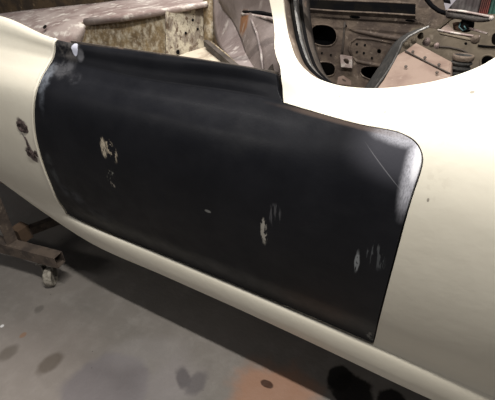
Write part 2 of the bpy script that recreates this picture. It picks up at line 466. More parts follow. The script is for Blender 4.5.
# bare metal rubbed through at the rear upper corner
bm_ = k.math('MAXIMUM', k.spot(v3(416, 160), (.014, .05, .045), 1.4, .25, 30), k.math('MULTIPLY', k.spot(v3(404, 139), (.05, .05, .010), 1.5, .3, 30), .55))
bm_ = k.math('MAXIMUM', bm_, k.math('MULTIPLY', k.spot(v3(409, 185), (.013, .05, .05), 1.5, .3, 30), .7))
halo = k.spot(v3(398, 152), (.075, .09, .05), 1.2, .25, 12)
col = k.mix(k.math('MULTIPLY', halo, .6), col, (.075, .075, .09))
strk = k.ramp(k.noise(1, 4, .6, k.scaled((420, 420, 40), (3, 1, 2))), .3, .65, .55, 1)
bmask = k.math('MULTIPLY', bm_, strk)
col = k.mix(bmask, col, (.74, .74, .82))
col = k.mix(k.math('MULTIPLY', k.spot(v3(418, 160), (.007, .05, .036), .9, .2, 30), .9), col, (.95, .95, 1.0))  # brightest glint along the metal's edge painted in near white
col = k.mix(k.math('MULTIPLY', k.spot(v3(345, 121), (.17, .03, .005), .9, .3, 20), .4), col, (.13, .09, .07))
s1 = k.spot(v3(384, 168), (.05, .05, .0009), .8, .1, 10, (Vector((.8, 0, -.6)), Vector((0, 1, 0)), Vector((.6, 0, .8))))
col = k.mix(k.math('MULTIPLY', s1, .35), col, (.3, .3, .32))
k.l(k.math('MULTIPLY', bmask, .2), k.b.inputs['Metallic'])
BLACK = k.done(col, k.ramp(k.noise(16, 6, .65), .3, .75, .36, .50), 0, k.noise(180, 3), .0002, 0.0, .16)
k.l(k.math('MULTIPLY', bmask, .2), k.b.inputs['Metallic'])

DARK = worn('dark_cavity', (.004, .004, .005), (.008, .007, .006), rough=.9)  # near black for rubber and seams; stands in for shade in holes and gaps
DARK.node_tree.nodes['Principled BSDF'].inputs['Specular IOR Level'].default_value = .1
RUST = worn('rusty_steel', (.125, .095, .075), (.065, .05, .042), (.19, .15, .12), 16, (.4, .62), .8, .2)
SCAR = worn('torn_rusty_metal', (.12, .085, .08), (.035, .025, .022), (.25, .2, .2), 90, (.4, .6), .8, .3)
LILAC = worn('lilac_primer', (.42, .35, .325), (.27, .20, .185), (.64, .59, .54), 9, (.38, .62), .55, bd=.003, t3=(.52, .66), stretch=(.6, 1.4, 1))
BULK = worn('bulkhead_primer', (.25, .21, .205), (.165, .13, .125), (.40, .36, .34), 9, (.4, .62), .45, bd=.003, t3=(.54, .66), stretch=(1, 1, .5))
GLUE = worn('old_glue_brown', (.27, .20, .11), (.14, .095, .05), (.52, .46, .36), 13, (.34, .66), .85, bd=.006, t3=(.42, .72), stretch=(1.3, 1, 1))
PATCHY = worn('flaking_cream_primer', (.42, .375, .29), (.20, .165, .13), (.11, .075, .05), 22, (.42, .56), .7, bd=.004, t3=(.53, .60), stretch=(1.6, 1, .8))
PAN = worn('cream_floor_pan', (.60, .53, .42), (.36, .29, .22), (.75, .70, .60), 9, (.42, .66), .6, bd=.003)
INNER = worn('brown_inner_metal', (.14, .105, .08), (.075, .054, .043), (.25, .20, .16), 12, (.42, .6), .75, bd=.004, t3=(.58, .7))
DKINNER = worn('dark_inner_metal', (.075, .06, .05), (.045, .036, .03), (.14, .10, .075), 14, (.4, .64), .75, bd=.003)
PINK = worn('pink_primer', (.25, .18, .145), (.185, .125, .10), (.31, .24, .20), 12, (.4, .66), .6, bd=.0015)
GASKET = worn('old_rubber', (.03, .029, .028), (.055, .05, .046), (.12, .11, .10), 40, (.4, .66), .95)
GREYED = worn('bare_grey_edge', (.38, .37, .36), (.22, .21, .20), None, 60, (.4, .66), .4, .4)
OLIVE = worn('olive_brown_metal', (.16, .128, .092), (.105, .083, .06), (.22, .18, .14), 10, (.4, .66), .75, bd=.003)
CASTER = worn('worn_caster_tread', (.36, .33, .28), (.20, .18, .15), None, 50, (.4, .6), .7)
CASTM = worn('dull_zinc', (.20, .19, .17), (.09, .08, .07), None, 50, (.4, .6), .5, .7)

# concrete floor with its stains
k = NT('stained_concrete')
a = k.noise(1.6, 6, .6); b = k.noise(14, 6, .65)
col = k.mix(k.ramp(a, .3, .7), (.215, .195, .178), (.165, .152, .138))
col = k.mix(k.math('MULTIPLY', k.ramp(b, .45, .75), .35), col, (.30, .28, .26))
fl = lambda px, py: at(px, py, z=0)
def fspot(px, py, rx, ry, c_, a_, soft=.4, wob=.3, ws=12, rot=0):
    global col
    ax = (Vector((math.cos(rot), math.sin(rot), 0)), Vector((-math.sin(rot), math.cos(rot), 0)), Vector((0, 0, 1)))
    col = k.mix(k.math('MULTIPLY', k.spot(fl(px, py), (rx, ry, 1), soft, wob, ws, ax), a_), col, c_)
fspot(30, 385, .35, .26, (.26, .225, .205), .5, .9, .3, 4)
fspot(105, 392, .16, .15, (.155, .14, .15), .75, .25, .35, 6, .9)
fspot(140, 352, .16, .06, (.32, .30, .30), .3, 1.2, .6, 8, .6)
fspot(170, 385, .10, .10, (.34, .31, .32), .4, 1.2, .6, 14, .6)
fspot(183, 377, .045, .025, (.09, .08, .085), .8, .6, .5, 18, -.7)
fspot(197, 383, .03, .05, (.10, .09, .095), .7, .6, .5, 18, 0)
fspot(50, 363, .034, .052, (.085, .066, .05), .7, .6, .25, 20, -.12)
fspot(8, 353, .030, .040, (.085, .07, .055), .6, .7, .25, 20, -.1)
fspot(23, 335, .012, .014, (.24, .14, .085), .75, .5, .3, 30)
fspot(272, 402, .15, .15, (.33, .18, .115), .85, .6, .5, 10, .5)
fspot(267, 384, .024, .014, (.05, .02, .01), .95, .3, .2, 40)
fspot(340, 378, .045, .05, (.010, .009, .009), .96, .25, .35, 22)
fspot(352, 392, .075, .07, (.010, .009, .009), .96, .25, .35, 22)
fspot(392, 402, .05, .05, (.012, .010, .010), .95, .25, .35, 22)
fspot(2, 326, .008, .008, (.7, .7, .7), .9, .3, .2, 30)
fspot(39, 309, .02, .02, (.10, .09, .08), .6, .7, .4, 30)
col = k.mix(k.ramp(k.noise(38, 2, .5), .76, .79), col, (.05, .045, .04))
FLOOR = k.done(col, k.ramp(b, .3, .7, .42, .62), 0, k.noise(60, 6), .0015)
WALL = worn('painted_wall', (.10, .10, .105), (.075, .075, .08), None, 2, rough=.8)

# ------------------------------------------------------------------ floor and far wall
def slab(name, x0, x1, y0, y1, z0, z1, mat):
    bm = bmesh.new(); bmesh.ops.create_cube(bm, size=1)
    for v in bm.verts: v.co = Vector(((x0 + x1) / 2 + v.co.x * (x1 - x0), (y0 + y1) / 2 + v.co.y * (y1 - y0), (z0 + z1) / 2 + v.co.z * (z1 - z0)))
    return tag(from_bm(name, bm, mat), kind='structure')
slab('floor', -5, 4, -3, 5, -.1, 0, FLOOR)
slab('wall_back', -5, 4, 5, 5.1, 0, 3, WALL)

# ------------------------------------------------------------------ the car
car = empty('car_body', (-.6, .75, 0), 'cream classic coupe body shell with a satin black primed door, resting above a steel cart', 'car')
BASE = car.location.copy()
def adopt(o, parent=None):
    """make a piece built in world metres a child without moving it"""
    p = parent or car
    for v in o.data.vertices: v.co -= BASE
    o.parent = p
    return o

# door outline on the skin
front = [(53.5, 57), (45, 71), (38.5, 86), (34.5, 104), (34, 118), (35.5, 135), (39, 150), (45, 169), (52.5, 187), (60, 203), (67, 216)]
low = [(125, 240.5), (218, 280), (270, 303.5), (330, 328.5), (373, 345.5)]
rear = [(379, 322), (386.5, 293), (397, 254), (406, 220), (413, 196), (420, 176), (423, 165), (423.5, 156), (420.5, 147), (415, 140), (407, 135), (396, 130.5), (381, 127.5), (366, 125), (345, 119.5), (318, 112), (300, 107), (283.5, 102)]
F_ = chaikin([on_skin(*p) for p in front], 1, False); L_ = [on_skin(*p) for p in low]; R_ = chaikin([on_skin(*p) for p in rear], 1, False)
F_ = [(F_[0][0] + .01, 6.0)] + [(F_[0][0] + .006, 5.5)] + F_
L_ = [(x, .17) for x, v in L_]; F_[-1] = (F_[-1][0], .17)
xt = R_[-1][0]
def x_on(v, pxt):
    a, b = -.6, -.25
    for _ in range(40):
        m = (a + b) / 2; q = SP(m, v) - CAM
        if W / 2 + F_PX * q.dot(AX_R) / q.dot(AX_F) < pxt: a = m
        else: b = m
    return a
AX_R = Vector((AX.x, AY.x, AZ.x)); AX_F = Vector((AX.z, AY.z, AZ.z))
xe = [x_on(v, p) for v, p in ((5.0, 283), (5.35, 282.3), (5.7, 281.2), (6.0, 280.5))]
opening = F_ + L_ + R_ + [(x - .007, v) for x, v in zip(xe[1:], (5.35, 5.7, 6.0))]
def inset(poly, d):
    out = []; m = len(poly)
    A = sum(poly[i][0] * poly[(i + 1) % m][1] - poly[(i + 1) % m][0] * poly[i][1] for i in range(m))
    s = 1 if A > 0 else -1
    for i in range(m):
        a, b, c_ = poly[i - 1], poly[i], poly[(i + 1) % m]
        t1 = Vector((b[0] - a[0], (b[1] - a[1]) * VS)).normalized(); t2 = Vector((c_[0] - b[0], (c_[1] - b[1]) * VS)).normalized()
        n = Vector((-t1.y - t2.y, t1.x + t2.x)).normalized() * s
        out.append((b[0] + n.x * d, b[1] + n.y * d / VS))
    return out
door_out = inset(opening, .0044)
door_out = [(x, 6.0 if v > 5.93 else v) for x, v in door_out]
door = skin('door', door_out, BLACK, car, off=.001, step=.0125, flange=.028)
tag(door, 'black primed door panel with scraped patches and a bare metal rear corner')
# inner skin of the door
rows = []
for v in (5.9, 5, 3.5, 2, .3):
    rows.append([SP(x, v) + Vector((0, .028 if v > 5.5 else .06, 0)) - BASE for x in (-1.12, -.9, -.65, -.43)])
patch('inner_panel', rows, DKINNER, door, .002, 2)

# front wing: everything ahead of the door edge
fw = [(F_[0][0], 6.05), (-1.30, 6.12), (-1.7, 6.15), (-2.6, 6.2), (-2.6, -2), (F_[-1][0], -2), (F_[-1][0], .1)] + F_[::-1][:-1]
skin('front_wing', fw, CREAM, car, flange=.012)
# sill
sl = [(F_[-1][0], .12), (F_[-1][0], -2), (.9, -2), (.9, .12)]
skin('sill', sl, CREAM, car, flange=.01, step=.011)
# rear quarter with pillar
pr = [(279, -100), (282, 0), (287, 30), (291, 44), (297, 60), (306, 70.5), (315, 77.5), (326, 82), (340, 86), (361, 88), (385, 88), (409, 85.5), (432, 82), (456, 76), (480, 66.5), (494, 58)]
pl = [(259, -100), (269.5, 0), (275, 34), (280.5, 66)]
PR = [on_skin(*p) for p in pr]; PL = [on_skin(*p) for p in pl]
PR = chaikin(PR, 2, False)
rq = [(L_[-1][0], .13)] + R_ + [(x + .0015, v) for x, v in zip(xe[1:], (5.35, 5.7, 6.0))] + PL[::-1] + PR + [(.12, 7.9), (.22, 8.6), (.3, 9.4), (.4, 9.9), (.9, 9.9), (.9, .13)]
skin('rear_quarter', rq, CREAM, car, flange=.014)
# rolled lip round the front and foot of the door opening
def lip(name, xv, r, mat, off=.0, sec=None):
    xv = dens(xv, .02)
    P_ = [SP(x, v) + SN(x, v) * off for x, v in xv]
    return adopt(tube(name, P_, r, mat, sec=[(math.cos(t) * 1.3, math.sin(t) * .6) for t in np.linspace(0, 2 * math.pi, 12, endpoint=False)]))
outl = inset(opening, -.006)
nf = len(F_)
lip('door_opening_lip', outl[:nf], .0055, CREAM, .0015)
gap_line = opening[nf + len(L_) - 1:]
gap_line = dens(gap_line, .02); PS = [SP(x, v) - SN(x, v) * .014 for x, v in gap_line]
adopt(tube('gap_shade_tube', PS, .006, DARK))  # black tube added behind the door gap to paint its shade
# dark rubber and bare flange in the window opening
P_ = [SP(x, v) + Vector((.006, .012, -.012 if i > 20 else 0)) for i, (x, v) in enumerate(dens(PR, .02))]
def wall_strip(name, path, offs, mat, th=.0015):
    g = [[p + Vector(o) for p in path] for o in offs]
    o = adopt(patch(name, g, mat, None, th, 0)); return o
PW = [SP(x, v) for x, v in dens(PR, .02)]
npil = next(i for i, p in enumerate(PW) if p.z < 1.13)
wall_strip('window_flange', PW, [(0, .002, -.003), (.004, .016, -.010), (.010, .030, -.018)], INNER)
wall_strip('window_channel', PW, [(.010, .030, -.018), (.016, .036, -.02), (.018, .052, -.03)], GREYED)
adopt(tube('window_seal', [p + Vector((.013, .024, -.015)) for p in PW], .0045, DARK))
adopt(tube('flange_edge', [p + Vector((.0165, .037, -.022)) for p in PW], .0016, GREYED))
adopt(tube('inner_seal', [p + Vector((.022, .056, -.036)) for p in PW], .006, DARK))
wall_strip('pillar_lining', PW, [(.018, .052, -.03), (.030, .075, -.045), (.030, .10, -.06)], DKINNER)
# pillar's closing plate on the door side
PLW = [SP(x, v) for x, v in dens(PL, .02)]
wall_strip('pillar_return', PLW, [(0, .002, 0), (.004, .03, -.004), (.02, .06, -.008)], CREAM)
# rail over the openings, carried by the pillar
top = (PW[0] + PLW[-1]) / 2
adopt(tube('roof_rail', [top + Vector(d) for d in ((-.9, .10, -.03), (-.45, .07, .015), (0, .045, .01), (.5, .05, .005), (.95, .10, -.04))], .014, CREAM))

# torn hinge holes in the front wing
for i, (px, py, r) in enumerate(((22, 127, .0115), (31, 154, .0095), (37, 154, .006))):
    x, v = on_skin(px, py); c0 = SP(x, v); n = SN(x, v); a = n.cross(Vector((0, 0, 1))).normalized(); b = a.cross(n)
    bm = bmesh.new(); rings = []
    for q, hgt in ((1.75, -.001), (1.25, .003), (.95, .0045), (.7, .001), (.35, -.004), (.05, -.006)):
        rings.append([bm.verts.new(c0 + (a * math.cos(t) * 1.55 + b * math.sin(t) * 1.1) * r * q * rnd.uniform(.82, 1.2) + n * (hgt + rnd.uniform(-.0008, .0012))) for t in np.linspace(0, 2 * math.pi, 18, endpoint=False)])
    for A, B in zip(rings, rings[1:]):
        for j in range(18): bm.faces.new((A[j], A[(j + 1) % 18], B[(j + 1) % 18], B[j]))
    bm.faces.new(rings[-1])
    adopt(from_bm('torn_hole', bm, SCAR, smooth=True))
p1, p2 = v3(25, 137), v3(30, 148)
adopt(tube('weld_bead', [p1, p1.lerp(p2, .35) + Vector((.003, -.002, .002)), p1.lerp(p2, .7) + Vector((-.003, -.002, 0)), p2], [.0028, .0022, .003, .003], SCAR))

# ------------------------------------------------------------------ car interior
def ca(o, label=None):
    adopt(o)
    if label: o['label'] = label
    return o
def px(*a): return at(a[0], a[1], y=a[2])
YP = (Vector((0, 2.15, 0)), Vector((0, -1, .08)).normalized())
# under floor and closing panels
def box(name, x0, x1, y0, y1, z0, z1, mat, parent=None):
    bm = bmesh.new(); bmesh.ops.create_cube(bm, size=1)
    for v in bm.verts: v.co = Vector(((x0 + x1) / 2 + v.co.x * (x1 - x0), (y0 + y1) / 2 + v.co.y * (y1 - y0), (z0 + z1) / 2 + v.co.z * (z1 - z0)))
    o = from_bm(name, bm, mat, parent); m = o.modifiers.new('b', 'BEVEL'); m.width = .002; m.segments = 2
    return o
ca(box('under_floor', -2.6, .88, .87, 2.2, .40, .43, DKINNER))
ca(box('inner_sill', -2.2, -.45, .80, .90, .43, .56, INNER))
# far side of the shell
holes = [[(311, 28), (318, 24), (330, 25), (337, 31), (337, 41), (330, 46.5), (317, 45), (310, 40)],
         [(312, 62), (330, 61.5), (336, 66), (335, 74), (329, 76.5), (316, 74.5), (311, 69)],
         [(361, 67), (372, 65.5), (385, 68), (388, 75), (382, 82), (368, 79), (360, 74)],
         [(302, 12), (310, 13), (310, 16), (303, 15.5)], [(349, 15), (360, 16), (360, 19), (350, 18.5)], [(405, 19), (415, 20), (415, 22.5), (405, 21.5)],
         [(377, 49), (381, 49), (381, 53.5), (377, 53.5)]]
fp = plate('far_quarter_panel', [px(288, -6, 2.15) * 1, px(440, 2, 2.15), px(470, 110, 2.15), px(288, 110, 2.15)], YP, INNER, holes=holes, thick=.004)
ca(fp)
ca(plate('far_shade_sheet', [px(270, -12, 2.3), px(450, 0, 2.3), px(470, 120, 2.3), px(270, 120, 2.3)], (Vector((0, 2.30, 0)), Vector((0, -1, 0))), DARK, thick=.004))  # near black sheet behind the holes, standing in for the shade inside
for h in holes[:3]:
    pts = chaikin(h, 2); P_ = [at(a, b, plane=YP) + Vector((0, -.002, 0)) for a, b in pts]
    ca(tube('hole_rim', P_ + P_[:1], .0035, INNER, seg=8, caps=False))
ca(tube('panel_rib', [at(a, b, plane=YP) for a, b in ((349, 29), (358, 31), (375, 34.5), (395, 38), (412, 40))], [.004, .010, .012, .012, .010], INNER))
ca(tube('panel_rib', [at(a, b, plane=YP) for a, b in ((353, 57), (357, 61), (368, 63.5), (388, 67))], [.004, .008, .010, .010], INNER))
ca(tube('panel_rib', [at(a, b, plane=YP) for a, b in ((352, 56), (349, 49), (351, 42), (357, 38), (372, 39), (392, 43))], [.007, .007, .006, .006, .006, .006], INNER))
ca(tube('panel_rib', [at(a, b, plane=YP) for a, b in ((345, 22), (344, 34), (343, 46), (342, 56))], .006, DKINNER))
for a, b in ((357, 44), (365, 45), (357, 52), (364, 53), (346, 26), (372, 58), (322, 53), (331, 55)):
    p = at(a, b, plane=YP)
    ca(lathe('rivet_hole', [(.0062, 0), (.006, .002), (.004, .002), (.0035, .0005), (.0002, .0005)], p + Vector((0, -.001, 0)), (0, -1, .08), DARK, seg=12))
br = plate('bracket', [(340, 55), (352, 57), (352, 68), (341, 67)], (Vector((0, 2.12, 0)), YP[1]), LILAC, holes=[[(343, 58), (349, 59), (349, 65), (344, 64)]], thick=.012); ca(br)
ca(plate('tab_bracket', [(338, 77), (343, 75.5), (351, 81), (351, 85), (337, 84)], (Vector((0, 2.08, 0)), Vector((.2, -1, .3)).normalized()), PINK, holes=[[(342, 78), (347, 81), (345, 82), (342, 80.5)]], thick=.006))
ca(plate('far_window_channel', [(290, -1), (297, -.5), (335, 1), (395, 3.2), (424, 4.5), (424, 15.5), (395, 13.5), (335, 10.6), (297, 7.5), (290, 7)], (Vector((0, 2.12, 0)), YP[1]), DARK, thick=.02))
ca(tube('channel_lip', [at(a, b, y=2.11) for a, b in ((290, 7.5), (300, 8.3), (335, 11), (372, 12.7), (395, 14), (424, 16))], .0042, INNER))
ca(tube('channel_edge', [at(a, b, y=2.11) for a, b in ((318, -1.2), (335, .2), (395, 2.4), (424, 4))], .004, INNER))
# far side, forward part: brown and rusty
ca(plate('far_side_panel', [px(-160, -60, 2.15), px(286, -20, 2.15), px(286, 90, 2.15), px(-160, 120, 2.15)], YP, worn('rusty_brown_side', (.13, .085, .045), (.06, .042, .028), (.24, .17, .10), 9, (.38, .62), .85, bd=.006), thick=.004))
# transmission tunnel
ca(patch('tunnel_top', [[(84, 5, 1.62), (120, .5, 1.62), (165, -5, 1.62), (215, -11, 1.65)], [(86, 14, 1.48), (122, 9, 1.48), (165, 4, 1.49), (212, -2, 1.52)],
                        [(88, 20.5, 1.37), (125, 15.5, 1.37), (165, 9.5, 1.39), (207, 2.5, 1.43)], [(88, 23, 1.355), (125, 18, 1.355), (166, 12, 1.375), (208, 4.5, 1.41)]], LILAC, None, .004, 2))
ca(tube('tunnel_edge', [at(a, b, y=c_) for a, b, c_ in ((86, 22, 1.35), (125, 17.2, 1.35), (166, 11.3, 1.37), (207, 4, 1.405))], [.016, .016, .013, .01], LILAC))
pt = plane3(px(85, 22, 1.36), px(166, 11, 1.38), px(166, 60, 1.34))
ca(plate('tunnel_side', [(80, 23), (86, 21.5), (125, 17), (167, 11), (167, 75), (80, 75)], pt, GLUE, thick=.004))
ca(patch('gearbox_cover', [[(-90, 30, 1.64), (-40, 20, 1.64), (0, 13.5, 1.64), (45, 8.5, 1.63), (80, 5, 1.62), (90, 4, 1.63)],
                           [(-90, 46, 1.46), (-40, 34, 1.46), (0, 25, 1.46), (45, 19, 1.46), (80, 14, 1.47), (93, 12, 1.49)],
                           [(-90, 66, 1.33), (-40, 52, 1.33), (0, 40, 1.33), (45, 29, 1.33), (78, 21, 1.335), (93, 20, 1.37)],
                           [(-90, 100, 1.25), (-40, 85, 1.25), (0, 68, 1.25), (45, 50, 1.25), (74, 40, 1.27), (84, 38, 1.36)],
                           [(-90, 150, 1.24), (-40, 130, 1.24), (0, 110, 1.24), (45, 95, 1.24), (66, 85, 1.25), (76, 80, 1.36)]], LILAC, None, .004, 2), 'pinkish primed gearbox cover')
ca(lathe('bolt_hole', [(.011, 0), (.010, .003), (.008, .003), (.0075, .0005), (.0002, .0005)], px(45, 27, 1.335), (0, -.6, .8), DARK, seg=16))
# box at the rear of the tunnel, corner post, seat pan
pb = plane3(px(168, 12, 1.36), px(206, 4, 1.44), px(206, 47, 1.40))
ca(plate('rear_tunnel_panel', [(166, 11.2), (206, 3.8), (207, 48), (178, 55), (166, 59)], pb, PATCHY, thick=.004))
ca(tube('corner_bead', [at(167, b, y=c_) for b, c_ in ((12, 1.35), (25, 1.345), (40, 1.34), (58, 1.33))], .007, PATCHY))
ca(lathe('bolt_hole', [(.009, 0), (.008, .003), (.006, .003), (.0055, .0005), (.0002, .0005)], px(178, 52, 1.335), (-.1, -.9, .3), DARK, seg=14))
for a, b in ((188, 8), (193, 20), (198, 29), (186, 33)):
    ca(lathe('bolt_hole', [(.005, 0), (.0045, .002), (.003, .002), (.0002, .0005)], at(a, b, plane=pb) + Vector((0, -.002, 0)), -pb[1] if pb[1].y > 0 else pb[1], DARK, seg=10))
ps = plane3(px(206, 47, 1.39), px(238, 71, 1.0), px(165, 60, 1.30))
ca(plate('seat_pan', [(150, 62), (178, 54), (208, 46), (222, 57), (242, 73), (243, 78), (150, 80)], ps, PAN, thick=.004))
ca(patch('corner_post', [[(203, -14, 1.44), (208, -14, 1.42), (213, -14, 1.44)], [(204, 15, 1.42), (208, 16, 1.40), (213, 16, 1.42)], [(204, 45, 1.40), (208, 46, 1.375), (214, 45, 1.40)]], GLUE, None, .004, 2))
ca(beam('seat_channel', px(206, 43, 1.37), px(241, 73, .96), .018, .022, DKINNER))
ca(tube('channel_lip', [px(211, 42, 1.36), px(226, 54.5, 1.16), px(243, 71, .96)], .004, GLUE))
# rear bulkhead and the wheel arch bulging out of it
ca(patch('rear_bulkhead', [[(211, -16, 1.45), (222, -16, 1.42), (238, -16, 1.38)],
                           [(213, 10, 1.43), (224, 10, 1.40), (240, 14, 1.35)],
                           [(214, 42, 1.38), (232, 38, 1.30), (250, 40, 1.22)],
                           [(228, 55, 1.16), (240, 56, 1.12), (252, 60, 1.08)],
                           [(243, 72, .97), (250, 74, .97), (258, 78, .96)],
                           [(246, 100, .96), (254, 100, .96), (262, 100, .96)]], BULK, None, .004, 2))
k = NT('wheel_arch_primer')
col = k.mix(k.ramp(k.noise(8, 6, .6), .35, .68), (.23, .19, .18), (.15, .12, .11))
col = k.mix(k.spot(px(247, 22, 1.27), (.03, .1, .04), .5, .4, 30), col, (.19, .09, .04))
col = k.mix(k.math('MULTIPLY', k.ramp(k.noise(1, 5, .6, k.scaled((60, 60, 8))), .58, .68), .6), col, (.33, .29, .27))
ARCH = k.done(col, .5, 0, k.noise(30, 4), .003)
ca(patch('wheel_arch', [[(216, -16, 1.40), (232, -16, 1.32), (252, -16, 1.25), (272, -16, 1.22), (290, -16, 1.2)],
                        [(218, 4, 1.405), (234, 8, 1.32), (250, 13, 1.26), (270, 16, 1.2), (286, 18, 1.2)],
                        [(232, 20, 1.36), (243, 22, 1.27), (255, 24, 1.20), (272, 26, 1.14), (284, 28, 1.12)],
                        [(242, 38, 1.24), (250, 38, 1.17), (259, 40, 1.10), (272, 42, 1.04), (283, 44, 1.02)],
                        [(248, 62, 1.08), (254, 62, 1.03), (262, 62, 1.00), (274, 62, .97), (283, 64, .95)],
                        [(250, 95, .96), (258, 95, .95), (266, 95, .94), (276, 95, .93), (285, 95, .92)]], ARCH, None, .004, 2))
ca(tube('arch_seam', [px(243, 11.5, 1.27), px(252, 12, 1.25), px(262, 13, 1.21), px(272, 15, 1.17)], [.003, .006, .006, .005], DARK))
ca(tube('arch_flange', [px(242, 14, 1.275), px(252, 15, 1.245), px(262, 17, 1.20), px(273, 19, 1.155)], .005, LILAC))
ca(tube('arch_swage', [px(251, 19, 1.225), px(257, 34, 1.12), px(261, 52, 1.02), px(263, 72, .96)], .0035, BULK))
ca(lathe('bolt_hole', [(.006, 0), (.005, .002), (.0035, .002), (.0002, .0005)], px(233, 20, 1.35), (-.3, -.8, .4), DARK, seg=12))
ca(plate('pillar_foot_bracket', [(267, 70), (272, 64), (274, 72), (271, 78), (266, 78)], (px(270, 72, .93), Vector((0, -1, .3)).normalized()), DKINNER, thick=.004))

# right end of the shell seen through the quarter window
YO = (Vector((0, 1.9, 0)), Vector((-.1, -1, .25)).normalized())
ca(plate('rear_inner_panel', [(412, 28), (440, 24), (470, 14), (520, 14), (520, 110), (400, 110), (398, 50)], YO, OLIVE, thick=.004,
         holes=[[(480, 62), (482, 56.5), (488, 54.5), (495, 57), (496, 64), (490, 69), (482, 68)], [(492, 33), (500, 33), (500, 45), (491, 45)], [(464, 42.5), (467, 42), (467.5, 45), (464.5, 45)]]))
ca(plate('rear_shade_sheet', [(400, 18), (530, 22), (530, 110), (400, 110)], (Vector((0, 2.02, 0)), YO[1]), DARK, thick=.004))  # black sheet added behind the olive panel; shade of its holes as colour
hp = [at(a, b, plane=YO) + Vector((0, -.003, .001)) for a, b in chaikin([(480, 62), (482, 56.5), (488, 54.5), (495, 57), (496, 64), (490, 69), (482, 68)], 2)]
ca(tube('hole_rim', hp + hp[:1], .005, OLIVE, seg=8, caps=False))
ca(tube('panel_seam', [at(a, b, plane=YO) + Vector((0, -.006, 0)) for a, b in ((478, 45), (486, 46), (497, 46.5))], .004, DARK))
ca(tube('panel_seam', [at(a, b, plane=YO) + Vector((0, -.004, 0)) for a, b in ((436, 46), (450, 47), (463, 50), (470, 55))], .004, DKINNER))
# post with the curved dark edge
ca(plate('rear_post', [(415.5, -8), (415.5, 18.5), (421, 23), (430, 28), (441, 30), (449, 24), (449, 14), (441, 12), (434, 8), (428, 2), (422, -8)], (Vector((0, 1.84, 0)), Vector((.1, -1, .1)).normalized()), INNER, thick=.006))
ca(tube('post_seal', [px(421, -10, 1.82), px(427, 0, 1.82), px(432, 6, 1.82), px(439, 11, 1.82), px(448, 14, 1.82)], .008, DARK))
ca(plate('rear_shelf', [(418, -14), (462, -14), (456, 0), (447, 10), (430, 12)], (px(440, 2, 2.3), Vector((.1, -.5, .8)).normalized()), worn('lilac_shelf', (.32, .30, .33), (.24, .22, .25), None, 8, rough=.4), thick=.004))
# grey curved flange and the pink wheel arch sheet
edge = [(429, 26.5), (419, 31), (409, 36.5), (402.5, 42.5), (399, 51), (393, 63), (386, 74), (377, 86), (370, 96)]
inner = [(426, 27), (414, 30), (402, 36), (394, 43), (388, 52), (382, 63), (374, 74), (366, 86), (360, 96)]
ca(patch('arch_flange', [[px(a, b, 1.50) for a, b in edge], [px((a + c_) / 2, (b + d) / 2, 1.53) for (a, b), (c_, d) in zip(edge, inner)], [px(a, b, 1.62) for a, b in inner]], GASKET, None, .003, 1))
ca(tube('flange_edge', [px(a, b, 1.495) for a, b in edge], .0038, GREYED))
pl_ = plane3(px(406, 51, 1.36), px(449, 73, 1.24), px(400, 90, 1.16))
ca(plate('wheel_arch_sheet', [(398, 55), (406, 50.5), (450, 73), (452, 104), (366, 104), (384, 80), (392, 66)], pl_, PINK, thick=.004), 'pinkish primed wheel arch sheet')
pu_ = plane3(px(406, 51, 1.355), px(449, 73, 1.235), px(416, 43.5, 1.42))
ca(plate('folded_flange', [(405.5, 51), (416, 43), (451.5, 62), (450, 73.5)], pu_, PINK, thick=.004))
ca(tube('fold_line', [px(405, 50.6, 1.352), px(427, 62, 1.29), px(450, 73.6, 1.23)], .0022, DKINNER))
for a, b in ((413, 53.2), (425, 59.2), (439, 66.2), (437, 74), (406, 68)):
    ca(lathe('screw', [(.0002, .002), (.004, .0018), (.0045, 0)], at(a, b, plane=pl_) + Vector((0, -.006, .006)), (0, -.6, .8), DKINNER, seg=10))
ca(patch('sheet_end', [[px(450, 62, 1.30), px(454, 64, 1.36)], [px(449, 74, 1.23), px(453, 76, 1.32)], [px(449, 100, 1.16), px(453, 100, 1.3)]], PINK, None, .003, 0))
ca(tube('sheet_seam', [px(396.5, 66, 1.30), px(396.5, 78, 1.235), px(397.5, 95, 1.15)], .002, INNER))
for a, b, y_, r in ((407, 44, 1.5, .010), (414, 40, 1.5, .008), (427, 41, 1.55, .011), (432, 44, 1.5, .007), (437, 45, 1.55, .008), (421, 35, 1.6, .009)):
    ca(lathe('clip', [(.0002, r * .9), (r * .7, r * .7), (r, 0), (r * 1.2, -r)], px(a, b, y_), (.2, -.6, .8), LILAC if a in (427, 437) else OLIVE, seg=8))

# ------------------------------------------------------------------ rubber bellows boot
bp = []
for i in range(8):
    z = -.10 + i * .0145; bp += [(.0235, z), (.0285, z + .004), (.0285, z + .0065), (.0235, z + .0105)]
bp += [(.024, .018), (.028, .022), (.028, .026), (.0245, .028), (.021, .024), (.019, .0), (.019, -.05), (.0005, -.05)]
bc = px(461, 65, 1.34)
boot = ca(lathe('rubber_boot', bp, bc, (.02, .10, 1), GASKET, None, 28), 'black ribbed rubber boot')
adopt(lathe('collar', [(.0275, .014), (.029, .018), (.0295, .025), (.027, .029), (.0235, .028), (.0225, .022)], bc, (.02, .10, 1), INNER, None, 28), boot)

